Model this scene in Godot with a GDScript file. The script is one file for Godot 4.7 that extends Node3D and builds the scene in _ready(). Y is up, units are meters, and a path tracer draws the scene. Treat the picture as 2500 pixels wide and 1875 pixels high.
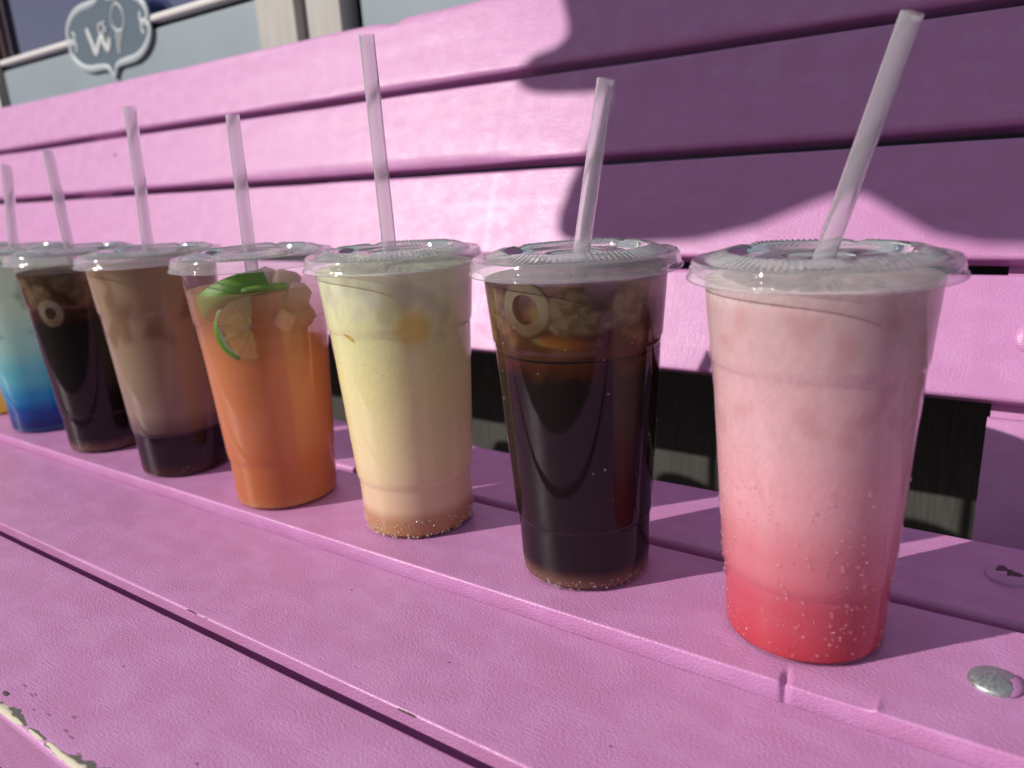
extends Node3D

var rng := RandomNumberGenerator.new()
var taken := {}
var wob := FastNoiseLite.new()      # slow waviness of boards and liquids
var fine := FastNoiseLite.new()
var pink: StandardMaterial3D
var SLATS := {}                     # slat name -> frame for patches
const X0 := -2.3
const X1 := 0.34
const LEAN := 0.39305               # back boards lean 22.52 degrees
const BOARD := 0.082
const Y0 := 0.0466
const Z0 := -0.5446

# ------------------------------------------------------------------ naming
func tag(o: Node3D, label: String, category: String, group := "") -> void:
	o.set_meta("label", label)
	o.set_meta("category", category)
	if group != "":
		o.set_meta("group", group)

func numbered(called: String) -> String:
	var n: int = taken.get(called, 0)
	taken[called] = n + 1
	return called if n == 0 else "%s_%03d" % [called, n]

func thing(called: String, at := Vector3.ZERO) -> Node3D:
	var o := Node3D.new()
	o.name = numbered(called)
	o.position = at
	add_child(o, true)
	return o

func part(called: String, mesh: Mesh, mat: Material, parent: Node, at := Vector3.ZERO) -> MeshInstance3D:
	var o := MeshInstance3D.new()
	o.mesh = mesh
	if mat:
		o.material_override = mat
	o.position = at
	if parent == self:
		o.name = numbered(called)
	else:
		var k := 0
		for c in parent.get_children():
			if String(c.name).get_slice("_0", 0) == called:
				k += 1
		o.name = called if k == 0 else "%s_%03d" % [called, k]
	parent.add_child(o, true)
	return o

# ------------------------------------------------------------------ meshes
# rows of rings, each ring closed; normals from the grid, rows that coincide make a crease
func grid_arrays(rows: Array, cols: Array, closed := true) -> ArrayMesh:
	var n: int = rows[0].size()
	var m := rows.size()
	var pos := PackedVector3Array()
	var nor := PackedVector3Array()
	var col := PackedColorArray()
	var idx := PackedInt32Array()
	for j in m:
		var ring: PackedVector3Array = rows[j]
		var ja := j
		var jb := j
		if j > 0 and rows[j - 1][0].distance_to(ring[0]) + rows[j - 1][n / 3].distance_to(ring[n / 3]) > 1e-7:
			ja = j - 1
		if j < m - 1 and rows[j + 1][0].distance_to(ring[0]) + rows[j + 1][n / 3].distance_to(ring[n / 3]) > 1e-7:
			jb = j + 1
		for i in n:
			var i0 := (i - 1 + n) % n if closed else maxi(i - 1, 0)
			var i1 := (i + 1) % n if closed else mini(i + 1, n - 1)
			var du: Vector3 = ring[i1] - ring[i0]
			var dv: Vector3 = rows[jb][i] - rows[ja][i]
			if du.length() < 1e-9:   # a pole: borrow the neighbour ring
				var other: PackedVector3Array = rows[jb] if jb != j else rows[ja]
				du = other[i1] - other[i0]
			var nn := dv.cross(du)
			if nn.length() < 1e-16:
				nn = Vector3.UP
			pos.append(ring[i])
			nor.append(nn.normalized())
			if cols.size():
				col.append(cols[j][i])
	var last := n if closed else n - 1
	for j in m - 1:
		for i in last:
			var a := j * n + i
			var b := j * n + (i + 1) % n
			var c := a + n
			var d := b + n
			idx.append_array(PackedInt32Array([a, b, c, b, d, c]))
	var arr := []
	arr.resize(Mesh.ARRAY_MAX)
	arr[Mesh.ARRAY_VERTEX] = pos
	arr[Mesh.ARRAY_NORMAL] = nor
	if cols.size():
		arr[Mesh.ARRAY_COLOR] = col
	arr[Mesh.ARRAY_INDEX] = idx
	var me := ArrayMesh.new()
	me.add_surface_from_arrays(Mesh.PRIMITIVE_TRIANGLES, arr)
	return me

# profile (radius, height) from bottom to top of the outside; warp(theta, r, y) -> Vector2(r, y)
func lathe(profile: PackedVector2Array, seg: int, warp = null, tint = null) -> ArrayMesh:
	var rows := []
	var cols := []
	for p in profile:
		var ring := PackedVector3Array()
		var cr := PackedColorArray()
		for i in seg:
			var th := TAU * i / seg
			var q := p
			if warp != null:
				q = warp.call(th, p.x, p.y)
			ring.append(Vector3(q.x * cos(th), q.y, q.x * sin(th)))
			if tint != null:
				cr.append(tint.call(th, q.x, q.y))
		rows.append(ring)
		if tint != null:
			cols.append(cr)
	return grid_arrays(rows, cols)

# tube of varying radius along points; ends closed by a small ring fan
func tube(path: PackedVector3Array, radius: Callable, seg := 10, flat := 1.0, up := Vector3.UP) -> ArrayMesh:
	var rows := []
	var n := path.size()
	for j in n:
		var t := (path[mini(j + 1, n - 1)] - path[maxi(j - 1, 0)]).normalized()
		var s := t.cross(up).normalized()
		var b := s.cross(t).normalized()
		var r: float = radius.call(float(j) / (n - 1))
		var reps := [r]
		if j == 0:
			reps = [0.0, r, r]
		elif j == n - 1:
			reps = [r, r, 0.0]
		for rr in reps:
			var ring := PackedVector3Array()
			for i in seg:
				var th := TAU * i / seg
				ring.append(path[j] + s * (rr * cos(th)) + b * (rr * flat * sin(th)))
			rows.append(ring)
	return grid_arrays(rows, [])

func box(size: Vector3, bevel := 0.0) -> Mesh:
	if bevel <= 0.0:
		var b := BoxMesh.new()
		b.size = size
		return b
	# bevelled box as a loft of rounded rectangles along y
	var rows := []
	var h := size.y / 2.0
	for lv in [[-h, 1.0, true], [-h, 1.0, false], [-h + bevel, 0.0, false], [h - bevel, 0.0, false], [h, 1.0, false], [h, 1.0, true]]:
		var ring := PackedVector3Array()
		var ins: float = lv[1] * bevel
		for c in 4:
			var sx: float = [1, -1, -1, 1][c]
			var sz: float = [1, 1, -1, -1][c]
			for k in 4:
				var th: float = PI / 2 * c + PI / 2 * k / 3.0
				var cx := sx * (size.x / 2 - bevel - ins * 0.3)
				var cz := sz * (size.z / 2 - bevel - ins * 0.3)
				var q := Vector3(cx + cos(th) * (bevel - ins * 0.7), lv[0], cz + sin(th) * (bevel - ins * 0.7))
				if lv[2]:
					q = Vector3(0, lv[0], 0)
				ring.append(q)
		rows.append(ring)
	return grid_arrays(rows, [])

# ------------------------------------------------------------------ materials
func mat(linear: Color, rough := 0.5, metal := 0.0) -> StandardMaterial3D:
	var m := StandardMaterial3D.new()
	m.albedo_color = linear.linear_to_srgb()
	m.roughness = rough
	m.metallic = metal
	return m

func clear(linear: Color, alpha: float, rough: float) -> StandardMaterial3D:
	var m := mat(linear, rough)
	m.transparency = BaseMaterial3D.TRANSPARENCY_ALPHA
	m.albedo_color.a = alpha
	m.cull_mode = BaseMaterial3D.CULL_DISABLED
	return m

func vcol(rough: float, blended := false) -> StandardMaterial3D:
	var m := StandardMaterial3D.new()
	m.vertex_color_use_as_albedo = true
	m.roughness = rough
	if blended:
		m.transparency = BaseMaterial3D.TRANSPARENCY_ALPHA
		m.cull_mode = BaseMaterial3D.CULL_DISABLED
	return m

func noise(seed_: int, freq: float, octaves := 3, kind := FastNoiseLite.TYPE_SIMPLEX_SMOOTH) -> FastNoiseLite:
	var n := FastNoiseLite.new()
	n.seed = seed_
	n.frequency = freq
	n.noise_type = kind
	n.fractal_octaves = octaves
	return n

func ntex(n: FastNoiseLite, size := 1024, ramp: Gradient = null) -> NoiseTexture2D:
	var t := NoiseTexture2D.new()
	t.width = size
	t.height = size
	t.seamless = true
	t.noise = n
	if ramp:
		t.color_ramp = ramp
	return t

func ramp(stops: Array) -> Gradient:
	var g := Gradient.new()
	g.offsets = PackedFloat32Array(stops.map(func(s): return s[0]))
	g.colors = PackedColorArray(stops.map(func(s): return s[1]))
	return g

func mixc(a: Color, b: Color, t: float) -> Color:
	return a.lerp(b, clampf(t, 0.0, 1.0))

func stops(h: float, list: Array) -> Color:   # [[height, colour], ...] rising
	if h <= list[0][0]:
		return list[0][1]
	for k in list.size() - 1:
		if h <= list[k + 1][0]:
			return mixc(list[k][1], list[k + 1][1], smoothstep(list[k][0], list[k + 1][0], h))
	return list[-1][1]

# height of the paint: orange peel, long brush marks and a few specks, stronger in some places than in others
func paint_height() -> ImageTexture:
	var n := 1024
	var peel := noise(9, 0.082, 3).get_seamless_image(n, n).get_data()
	var lines := noise(29, 0.09, 3).get_seamless_image(64, n)
	lines.resize(n, n, Image.INTERPOLATE_CUBIC)
	var brush := lines.get_data()
	var mask := noise(39, 0.006, 2).get_seamless_image(n, n).get_data()
	var specks := noise(49, 0.06, 1, FastNoiseLite.TYPE_CELLULAR).get_seamless_image(n, n).get_data()
	var out := PackedByteArray()
	out.resize(n * n)
	for i in n * n:
		var k := mask[i] / 255.0
		var v := 0.5 + (peel[i] / 255.0 - 0.5) * (0.55 + 0.45 * k) + (brush[i] / 255.0 - 0.5) * (0.50 - 0.45 * k)
		if specks[i] < 14:
			v += (14 - specks[i]) * 0.012
		out[i] = int(clampf(v, 0.0, 1.0) * 255.0)
	return ImageTexture.create_from_image(Image.create_from_data(n, n, false, Image.FORMAT_L8, out))

func make_pink() -> StandardMaterial3D:
	var m := StandardMaterial3D.new()
	var a := Color(0.565, 0.252, 0.512).linear_to_srgb()
	var b := Color(0.590, 0.275, 0.545).linear_to_srgb()
	var c := Color(0.550, 0.240, 0.470).linear_to_srgb()
	var d := Color(0.560, 0.275, 0.470).linear_to_srgb()
	m.albedo_texture = ntex(noise(4, 0.010, 5), 512, ramp([[0.0, c], [0.30, c.lerp(a, 0.5)], [0.5, a], [0.72, b], [1.0, d.lerp(b, 0.5)]]))
	m.heightmap_enabled = true
	m.heightmap_texture = paint_height()
	m.heightmap_scale = 0.030
	var rr := ramp([[0.0, Color(0.32, 0.32, 0.32)], [0.5, Color(0.36, 0.36, 0.36)], [1.0, Color(0.43, 0.43, 0.43)]])
	m.roughness_texture = ntex(noise(21, 0.012, 3), 512, rr)
	m.roughness_texture_channel = BaseMaterial3D.TEXTURE_CHANNEL_RED
	m.roughness = 1.0
	m.metallic_specular = 0.44
	m.uv1_triplanar = true
	m.uv1_world_triplanar = true
	m.uv1_scale = Vector3(5.6, 8.2, 8.2)
	return m

# ------------------------------------------------------------------ boards
# frame: origin (rear-left bottom of the top face line), u across the width, n out of the face
class Board:
	var o: Vector3
	var u: Vector3
	var n: Vector3
	var w := 0.082
	var t := 0.019
	var r0 := 0.0035     # rounding at u = 0
	var r1 := 0.0035     # rounding at u = w
	var sd := 0
	var edit = null   # (x, a, b) -> Vector2 offset in (u, n)

func board_point(bd: Board, x: float, s: float) -> Vector3:
	# s in 0..1 round the section, starting at mid underside; returns world point
	var pts := section(bd, x)
	var f := fposmod(s, 1.0) * pts.size()
	var i := int(f) % pts.size()
	var p: Vector2 = pts[i].lerp(pts[(i + 1) % pts.size()], f - floorf(f))
	return bd.o + Vector3(x, 0, 0) + bd.u * p.x + bd.n * p.y

func section(bd: Board, x: float) -> PackedVector2Array:
	var out := PackedVector2Array()
	var ra := bd.r0 * (1.0 + 0.5 * wob.get_noise_2d(x * 90.0, bd.sd * 17.0)) + 0.00025 * fine.get_noise_2d(x * 900.0, bd.sd * 5.0)
	var rb := bd.r1 * (1.0 + 0.5 * wob.get_noise_2d(x * 90.0, bd.sd * 17.0 + 400.0)) + 0.00025 * fine.get_noise_2d(x * 900.0, bd.sd * 5.0 + 77.0)
	ra = clampf(ra, 0.0008, 0.009)
	rb = clampf(rb, 0.0008, 0.009)
	var w := bd.w + 0.0006 * wob.get_noise_2d(x * 40.0, bd.sd * 9.0 + 50.0)
	var a0 := 0.0006 * wob.get_noise_2d(x * 40.0, bd.sd * 9.0 + 250.0)
	# from mid underside towards u = w, up, across the face back to u = 0, down
	var lo := -bd.t
	for k in 3:
		out.append(Vector2(lerpf(w * 0.5, w - 0.002, k / 2.0), lo))
	for k in 4:
		var th := -PI / 2 + PI / 2 * k / 3.0
		out.append(Vector2(w - 0.002 + 0.002 * cos(th), lo + 0.002 + 0.002 * sin(th)))
	for k in 8:
		var th := PI / 2 * k / 7.0
		out.append(Vector2(w - rb + rb * cos(th), -rb + rb * sin(th)))
	for k in range(1, 20):
		var g := k / 20.0
		var uu := lerpf(w - rb, a0 + ra, g)
		out.append(Vector2(uu, 0.00035 * wob.get_noise_2d(x * 60.0, uu * 400.0 + bd.sd * 31.0)))
	for k in 8:
		var th := PI / 2 + PI / 2 * k / 7.0
		out.append(Vector2(a0 + ra + ra * cos(th), -ra + ra * sin(th)))
	for k in 4:
		var th := PI + PI / 2 * k / 3.0
		out.append(Vector2(a0 + 0.002 + 0.002 * cos(th), lo + 0.002 + 0.002 * sin(th)))
	for k in 2:
		out.append(Vector2(lerpf(a0 + 0.002, w * 0.5, k / 2.0), lo))
	if bd.edit != null:
		for i in out.size():
			out[i] += bd.edit.call(x, out[i].x, out[i].y)
	return out

func board_mesh(bd: Board, xs: PackedFloat32Array) -> ArrayMesh:
	var rows := []
	var m := xs.size()
	for j in m:
		var ring := PackedVector3Array()
		var pts := section(bd, xs[j])
		for p in pts:
			ring.append(bd.o + Vector3(xs[j], 0, 0) + bd.u * p.x + bd.n * p.y)
		if j == 0 or j == m - 1:
			var c := bd.o + Vector3(xs[j], 0, 0) + bd.u * bd.w * 0.5 - bd.n * bd.t * 0.5
			var cap := PackedVector3Array()
			for p in pts:
				cap.append(c)
			if j == 0:
				rows.append(cap)
				rows.append(ring)
				rows.append(ring)
			else:
				rows.append(ring)
				rows.append(ring)
				rows.append(cap)
		else:
			rows.append(ring)
	return grid_arrays(rows, [])

func xsteps(a: float, b: float, step: float, dense := []) -> PackedFloat32Array:
	var out := PackedFloat32Array()
	var x := a
	while x < b - 1e-5:
		out.append(x)
		var st := step
		for d in dense:
			if x > d[0] - 0.001 and x < d[1]:
				st = d[2]
		x += st
	out.append(b)
	return out

# a worn place: a thin skin lying on the board, irregular in outline
func chip(bd: Board, x0: float, x1: float, smid: float, half: float, material: Material, parent: Node, called := "bare_patch", lift := 0.00025, sd := 1) -> void:
	var rows := []
	var nx := maxi(8, int((x1 - x0) / 0.0012))
	for j in nx + 1:
		var g := float(j) / nx
		var x := lerpf(x0, x1, g)
		var ring := PackedVector3Array()
		var env := pow(sin(PI * clampf(g, 0.0, 1.0)), 0.35)
		var up := half * env * (0.55 + 0.7 * absf(fine.get_noise_2d(x * 2600.0, sd * 40.0)))
		var dn := half * env * (0.55 + 0.7 * absf(fine.get_noise_2d(x * 2600.0, sd * 40.0 + 99.0)))
		var mid := smid + half * 0.5 * fine.get_noise_2d(x * 900.0, sd * 13.0)
		for k in 7:
			var q := k / 6.0
			var s := lerpf(mid - dn, mid + up, q)
			var p := board_point(bd, x, s)
			var e := board_point(bd, x, s + 0.004) - board_point(bd, x, s - 0.004)
			var out := e.cross(Vector3.RIGHT).normalized()
			if out.dot(bd.n * 2.0 + (p - (bd.o + Vector3(x, 0, 0) + bd.u * bd.w * 0.5 - bd.n * 0.01)).normalized()) < 0.0:
				out = -out
			var l := lift * (1.0 if k > 0 and k < 6 and j > 0 and j < nx else -0.6)
			ring.append(p + out * l)
		rows.append(ring)
	part(called, grid_arrays(rows, [], false), material, parent)

func bolt(parent: Node, at: Vector3, n: Vector3, r: float, h: float, material: Material) -> MeshInstance3D:
	var prof := PackedVector2Array()
	for k in 9:
		var th := PI / 2 * k / 8.0
		prof.append(Vector2(r * cos(th), h * sin(th)))
	prof.insert(0, Vector2(r * 1.03, -0.0012))
	var o := part("bolt_head", lathe(prof, 40, func(th, rr, y): return Vector2(rr * (1.0 + 0.015 * sin(3.0 * th)), y)), material, parent, at)
	o.basis = Basis(Quaternion(Vector3.UP, n.normalized()))
	return o

# ------------------------------------------------------------------ bench
func build_bench() -> void:
	var bench := thing("bench")
	tag(bench, "pink painted wooden slatted bench under the row of iced drinks", "bench")
	var wood := mat(Color(0.66, 0.61, 0.47), 0.75)
	var rust := mat(Color(0.06, 0.022, 0.02), 0.8)
	var grime := mat(Color(0.10, 0.075, 0.085), 0.85)
	# seat boards, counted from the front edge; x along the bench
	var front := Board.new()
	front.o = Vector3(0, -0.0050, -0.1748); front.u = Vector3(0, 0, 1); front.n = Vector3.UP; front.sd = 1; front.w = 0.081; front.t = 0.038
	front.r1 = 0.0038; front.r0 = 0.0012
	var second := Board.new()
	second.o = Vector3(0, -0.0065, -0.2665); second.u = Vector3(0, 0, 1); second.n = Vector3.UP; second.sd = 2
	second.r1 = 0.0012; second.r0 = 0.0012
	var third := Board.new()
	third.o = Vector3(0, 0, -0.352); third.u = Vector3(0, 0, 1); third.n = Vector3.UP; third.sd = 3; third.w = 0.0828
	third.r1 = 0.0013; third.r0 = 0.0012
	third.edit = func(x: float, a: float, b: float) -> Vector2:
		var d := Vector2.ZERO
		if a > 0.070:
			var near := smoothstep(0.0715, 0.080, a)
			var notch := exp(-pow((x + 0.0672 + 0.12 * (0.083 - a)) / 0.0014, 2.0))
			var shelf := smoothstep(-0.0672, -0.0655, x) * (1.0 - smoothstep(-0.0400, -0.0325, x))
			var curl := exp(-pow((x + 0.0335) / 0.0013, 2.0))
			d.y -= near * (0.0024 * notch + 0.0011 * shelf * (0.7 + 0.5 * fine.get_noise_1d(x * 900.0)) - 0.0007 * curl)
			d.x -= near * (0.0022 * notch + 0.0004 * shelf) * clampf(1.0 + b * 60.0, 0.0, 1.0)
		return d
	var rear := Board.new()
	rear.o = Vector3(0, -0.002, -0.4415); rear.u = Vector3(0, 0, 1); rear.n = Vector3.UP; rear.sd = 4; rear.w = 0.079
	var list := [front, second, third, rear]
	var nodes := []
	for bd in list:
		var xs := xsteps(X0, X1, 0.006, [[-0.6, 0.05, 0.003], [-0.075, -0.028, 0.0005]] if bd == third else [[-0.6, 0.1, 0.003]])
		nodes.append(part("seat_slat", board_mesh(bd, xs), pink, bench))
	# wear
	var grey := mat(Color(0.13, 0.12, 0.115), 0.85)
	var smear := mat(Color(0.26, 0.13, 0.21), 0.8)
	var s_front := 0.275
	chip(front, -0.378, -0.3275, 0.248, 0.060, wood, nodes[0], "bare_patch", 0.00030, 3)
	chip(front, -0.3235, -0.3105, 0.262, 0.030, wood, nodes[0], "bare_patch", 0.00030, 5)
	chip(front, -0.3085, -0.262, 0.245, 0.055, wood, nodes[0], "bare_patch", 0.00030, 7)
	for q in [[-0.379, -0.3255, 0.262, 0.064], [-0.3245, -0.3090, 0.270, 0.036], [-0.3095, -0.259, 0.258, 0.058]]:
		chip(front, q[0], q[1], q[2], q[3], grey, nodes[0], "scratch", 0.00012, int(q[0] * -1000.0))
	chip(front, -0.3600, -0.3545, 0.318, 0.010, grime, nodes[0], "scratch", 0.00035, 8)
	for k in 9:
		var xx := -0.362 + k * 0.0078 + rng.randf() * 0.009
		chip(front, xx, xx + 0.0022 + rng.randf() * 0.003, 0.300 + rng.randf() * 0.06, 0.0030, smear, nodes[0], "scratch", 0.0002, 20 + k)
	chip(second, -0.3510, -0.3405, 0.200, 0.040, rust, nodes[1], "paint_chip", 0.0003, 41)
	chip(second, -0.3350, -0.3320, 0.210, 0.020, rust, nodes[1], "paint_chip", 0.0003, 42)
	chip(second, -0.2010, -0.1890, 0.195, 0.048, rust, nodes[1], "paint_chip", 0.0003, 43)
	for k in 7:
		chip([front, second][k % 2], -0.33 + k * 0.043, -0.33 + k * 0.043 + 0.0016, 0.40 + 0.2 * rng.randf(), 0.0035, grime, nodes[k % 2], "scratch", 0.00015, 60 + k)
	# bolts
	var zinc := mat(Color(0.40, 0.43, 0.43), 0.42, 0.8)
	zinc.roughness_texture = ntex(noise(31, 0.05, 3), 256, ramp([[0.3, Color(0.3, 0.3, 0.3)], [0.7, Color(0.75, 0.75, 0.75)]]))
	zinc.roughness = 1.0
	zinc.uv1_triplanar = true
	zinc.uv1_scale = Vector3(40, 40, 40)
	var b1 := bolt(nodes[2], Vector3(0.0020, 0.0006, -0.3095), Vector3.UP, 0.0092, 0.0027, zinc)
	b1.set_meta("label", "zinc bolt head with worn paint round it")
	# paint left on the right flank of the bolt
	var cap := PackedVector2Array()
	for k in 9:
		var th := PI / 2 * k / 8.0
		cap.append(Vector2(0.00945 * cos(th), 0.0034 * sin(th)))
	var rows := []
	for j in 18:
		var g := j / 17.0
		var th := lerpf(-0.95, 0.98, g)
		var ring := PackedVector3Array()
		for k in 8:
			var lim: float = 0.30 + 0.55 * pow(absf(g - 0.5) * 2.0, 1.5) + 0.10 * fine.get_noise_1d(j * 60.0)
			var phi := (1.0 - lim) * PI / 2 * k / 7.0
			ring.append(Vector3(0.0098 * cos(phi) * cos(th), 0.0030 * sin(phi), 0.0098 * cos(phi) * sin(th)))
		rows.append(ring)
	part("paint_flake", grid_arrays(rows, [], false), pink, b1)
	var b2 := bolt(nodes[3], Vector3(0.0025, -0.0016, -0.4050), Vector3.UP, 0.0098, 0.0030, pink)
	b2.set_meta("label", "pink painted bolt head with a chipped dark crown")
	var bare := PackedVector2Array()
	for k in 4:
		bare.append(Vector2(0.0046 * (1.0 - k / 3.0), 0.0027 + 0.0005 * k / 3.0))
	part("bare_crown", lathe(bare, 26, func(th, r, y): return Vector2(r * (1.0 + 0.28 * sin(2 * th + 0.6) + 0.16 * sin(5 * th) + 0.08 * sin(9 * th)), y)), mat(Color(0.05, 0.025, 0.04), 0.4, 0.4), b2)
	# back boards, from the lowest up
	var up := Vector3(0, cos(LEAN), -sin(LEAN))
	var nb := Vector3(0, sin(LEAN), cos(LEAN))
	var base := Vector3(0, Y0, Z0)
	var backs := []
	for k in 4:
		var bd := Board.new()
		bd.o = base + up * (k * (BOARD + 0.0093)); bd.u = up; bd.n = nb; bd.sd = 10 + k; bd.w = BOARD
		bd.r0 = [0.0025, 0.003, 0.0055, 0.0055][k]
		bd.r1 = 0.0035
		if k == 3:
			bd.edit = func(x: float, a: float, _b: float) -> Vector2:
				var dip := exp(-pow((x + 0.612) / 0.020, 2.0)) * 0.0055 * (1.0 if x < -0.612 else exp(-pow((x + 0.612) / 0.012, 2.0)))
				return Vector2(-dip * smoothstep(0.07, 0.082, a), 0)
		if k == 2:
			bd.edit = func(x: float, a: float, b: float) -> Vector2:
				var cut := smoothstep(-0.95, -0.75, x) * (1.0 - smoothstep(-0.45, -0.35, x)) * (0.7 + 0.5 * wob.get_noise_1d(x * 50.0))
				return Vector2(0, -0.003 * cut * (1.0 - smoothstep(0.0, 0.013, a)) * clampf(1.0 + b * 80.0, 0.0, 1.0))
		var nd := part("back_slat", board_mesh(bd, xsteps(X0, X1, 0.006, [[-0.9, 0.05, 0.004]])), pink, bench)
		backs.append([bd, nd])
	chip(backs[2][0], -1.1545, -1.146, 0.43, 0.020, mat(Color(0.16, 0.05, 0.11), 0.6), backs[2][1], "paint_chip", 0.0004, 81)
	bolt(backs[0][1], base + up * 0.0411 + Vector3(0.0005, 0, 0) + nb * 0.0003, nb, 0.0095, 0.0028, pink)
	# support posts: the short block under the lowest board and the rail behind
	for x in [-0.018, -1.26]:
		var blk := Board.new()
		blk.o = base + up * (-0.0098 - 0.16) + Vector3(0, 0, 0) - nb * 0.0035
		blk.u = up; blk.n = nb; blk.w = 0.16; blk.t = 0.0155; blk.sd = 33; blk.r1 = 0.0045
		part("back_support", board_mesh(blk, xsteps(x, x + 0.088, 0.004)), pink, bench)
		var rl := Board.new()
		rl.o = base + up * (-0.16) - nb * 0.0195
		rl.u = up; rl.n = nb; rl.w = 0.16 + 4 * (BOARD + 0.0093) - 0.02; rl.t = 0.018; rl.sd = 35
		part("back_rail", board_mesh(rl, xsteps(x + 0.001, x + 0.087, 0.01)), pink, bench)
		var beam := box(Vector3(0.084, 0.07, 0.36), 0.004)
		part("seat_beam", beam, pink, bench, Vector3(x + 0.044, -0.0690, -0.285))
		for z in [-0.14, -0.43]:
			part("leg", box(Vector3(0.080, 0.33, 0.06), 0.004), pink, bench, Vector3(x + 0.044, -0.2685, z))

# ------------------------------------------------------------------ cups
const WALL := [[0.0337, 0.0022], [0.0341, 0.0108], [0.0340, 0.0112], [0.0347, 0.0318], [0.0353, 0.0326], [0.0357, 0.0342], [0.0411, 0.1225], [0.0413, 0.1232], [0.0420, 0.1243], [0.0442, 0.1500], [0.0446, 0.1555], [0.0451, 0.1572]]

func wall_r(h: float) -> float:
	for k in WALL.size() - 1:
		if h <= WALL[k + 1][1]:
			return lerpf(WALL[k][0], WALL[k + 1][0], clampf((h - WALL[k][1]) / (WALL[k + 1][1] - WALL[k][1]), 0.0, 1.0))
	return 0.0451

func cup_shell_mesh() -> ArrayMesh:
	var p := PackedVector2Array()
	for q in [[0.0, 0.0042], [0.024, 0.0036], [0.0275, 0.0022], [0.0295, 0.0006], [0.0312, 0.0001], [0.0327, 0.0006], [0.0337, 0.0022], [0.0339, 0.0102], [0.0341, 0.0107], [0.0340, 0.0112]]:
		p.append(Vector2(q[0], q[1]))
	for q in [[0.0347, 0.0315], [0.0349, 0.0320], [0.0355, 0.0327], [0.03565, 0.0333], [0.0357, 0.0345]]:
		p.append(Vector2(q[0], q[1]))
	for k in range(1, 16):
		p.append(Vector2(lerpf(0.0357, 0.0411, k / 15.0), lerpf(0.0345, 0.1222, k / 15.0)))
	for q in [[0.0412, 0.1228], [0.0414, 0.1233], [0.0420, 0.1240], [0.0421, 0.1248], [0.0432, 0.138], [0.0442, 0.1500], [0.0446, 0.1555], [0.0452, 0.1572], [0.0470, 0.1580], [0.0485, 0.1588], [0.0489, 0.1600], [0.0482, 0.1612], [0.0468, 0.1612]]:
		p.append(Vector2(q[0], q[1]))
	return lathe(p, 96)

func lid_mesh(skirt: bool) -> ArrayMesh:
	var p := PackedVector2Array()
	for q in [[0.0509, 0.1570], [0.0515, 0.1571], [0.0515, 0.1577], [0.0506, 0.1584], [0.0502, 0.1592], [0.0500, 0.1608], [0.0498, 0.1622], [0.0496, 0.1633], [0.0492, 0.1640], [0.0486, 0.1644], [0.0478, 0.1644], [0.0468, 0.1640], [0.0456, 0.1636], [0.0448, 0.1637], [0.0441, 0.1641], [0.0430, 0.1648], [0.0415, 0.1655], [0.0400, 0.1661], [0.0385, 0.1667], [0.0372, 0.1671], [0.0362, 0.1673], [0.0355, 0.1671], [0.0349, 0.1664], [0.0344, 0.1650], [0.0338, 0.1634], [0.0328, 0.1626], [0.0310, 0.1624], [0.0258, 0.1624], [0.0252, 0.1630], [0.0248, 0.1641], [0.0240, 0.1646], [0.0220, 0.1647], [0.0150, 0.1646], [0.0142, 0.1641], [0.0136, 0.1633], [0.0120, 0.1630], [0.0070, 0.1630], [0.0052, 0.1632]]:
		if skirt == (q[0] > 0.0487):
			p.append(Vector2(q[0], q[1]))
	if skirt:
		p.append(Vector2(0.0487, 0.16438))
	for k in range(p.size() - 1, -1, -1):   # the inner face of the sheet
		p.append(p[k] + Vector2(-0.00040, -0.00045))
	if not skirt:
		p.append(p[0])
	return lathe(p, 384, func(th: float, r: float, y: float) -> Vector2:
		var q := Vector2(r, y)
		if r > 0.0350 and r < 0.0448 and y > 0.1636:
			var f := 0.5 + 0.5 * sin(96.0 * th)
			var e := smoothstep(0.0448, 0.0430, r) * smoothstep(0.0352, 0.0364, r)
			q.y += 0.0010 * (f - 0.5) * e * (0.35 + 0.65 * smoothstep(-0.2, 0.3, sin(3.0 * th + 1.0)))
		if r > 0.0330 and r < 0.0415 and y > 0.1640:
			for c in [0.55, 1.35, 3.9, 5.2]:
				var d := wrapf(th - c, -PI, PI)
				q.y = lerpf(q.y, 0.1648, 0.45 * exp(-pow(d / 0.075, 2.0)) * smoothstep(0.0415, 0.038, r))
		if y > 0.1580 and y < 0.1628 and r > 0.0490:
			q.x += 0.00040 * pow(maxf(0.0, sin(40.0 * th)), 4.0) * (1.0 - absf(y - 0.1604) / 0.0026)
		q.y += 0.00016 * sin(2.0 * th + 0.7) + 0.00010 * sin(5.0 * th) + 0.00007 * fine.get_noise_3d(cos(th) * r * 16000.0, y * 16000.0, sin(th) * r * 16000.0)
		return q)

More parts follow.
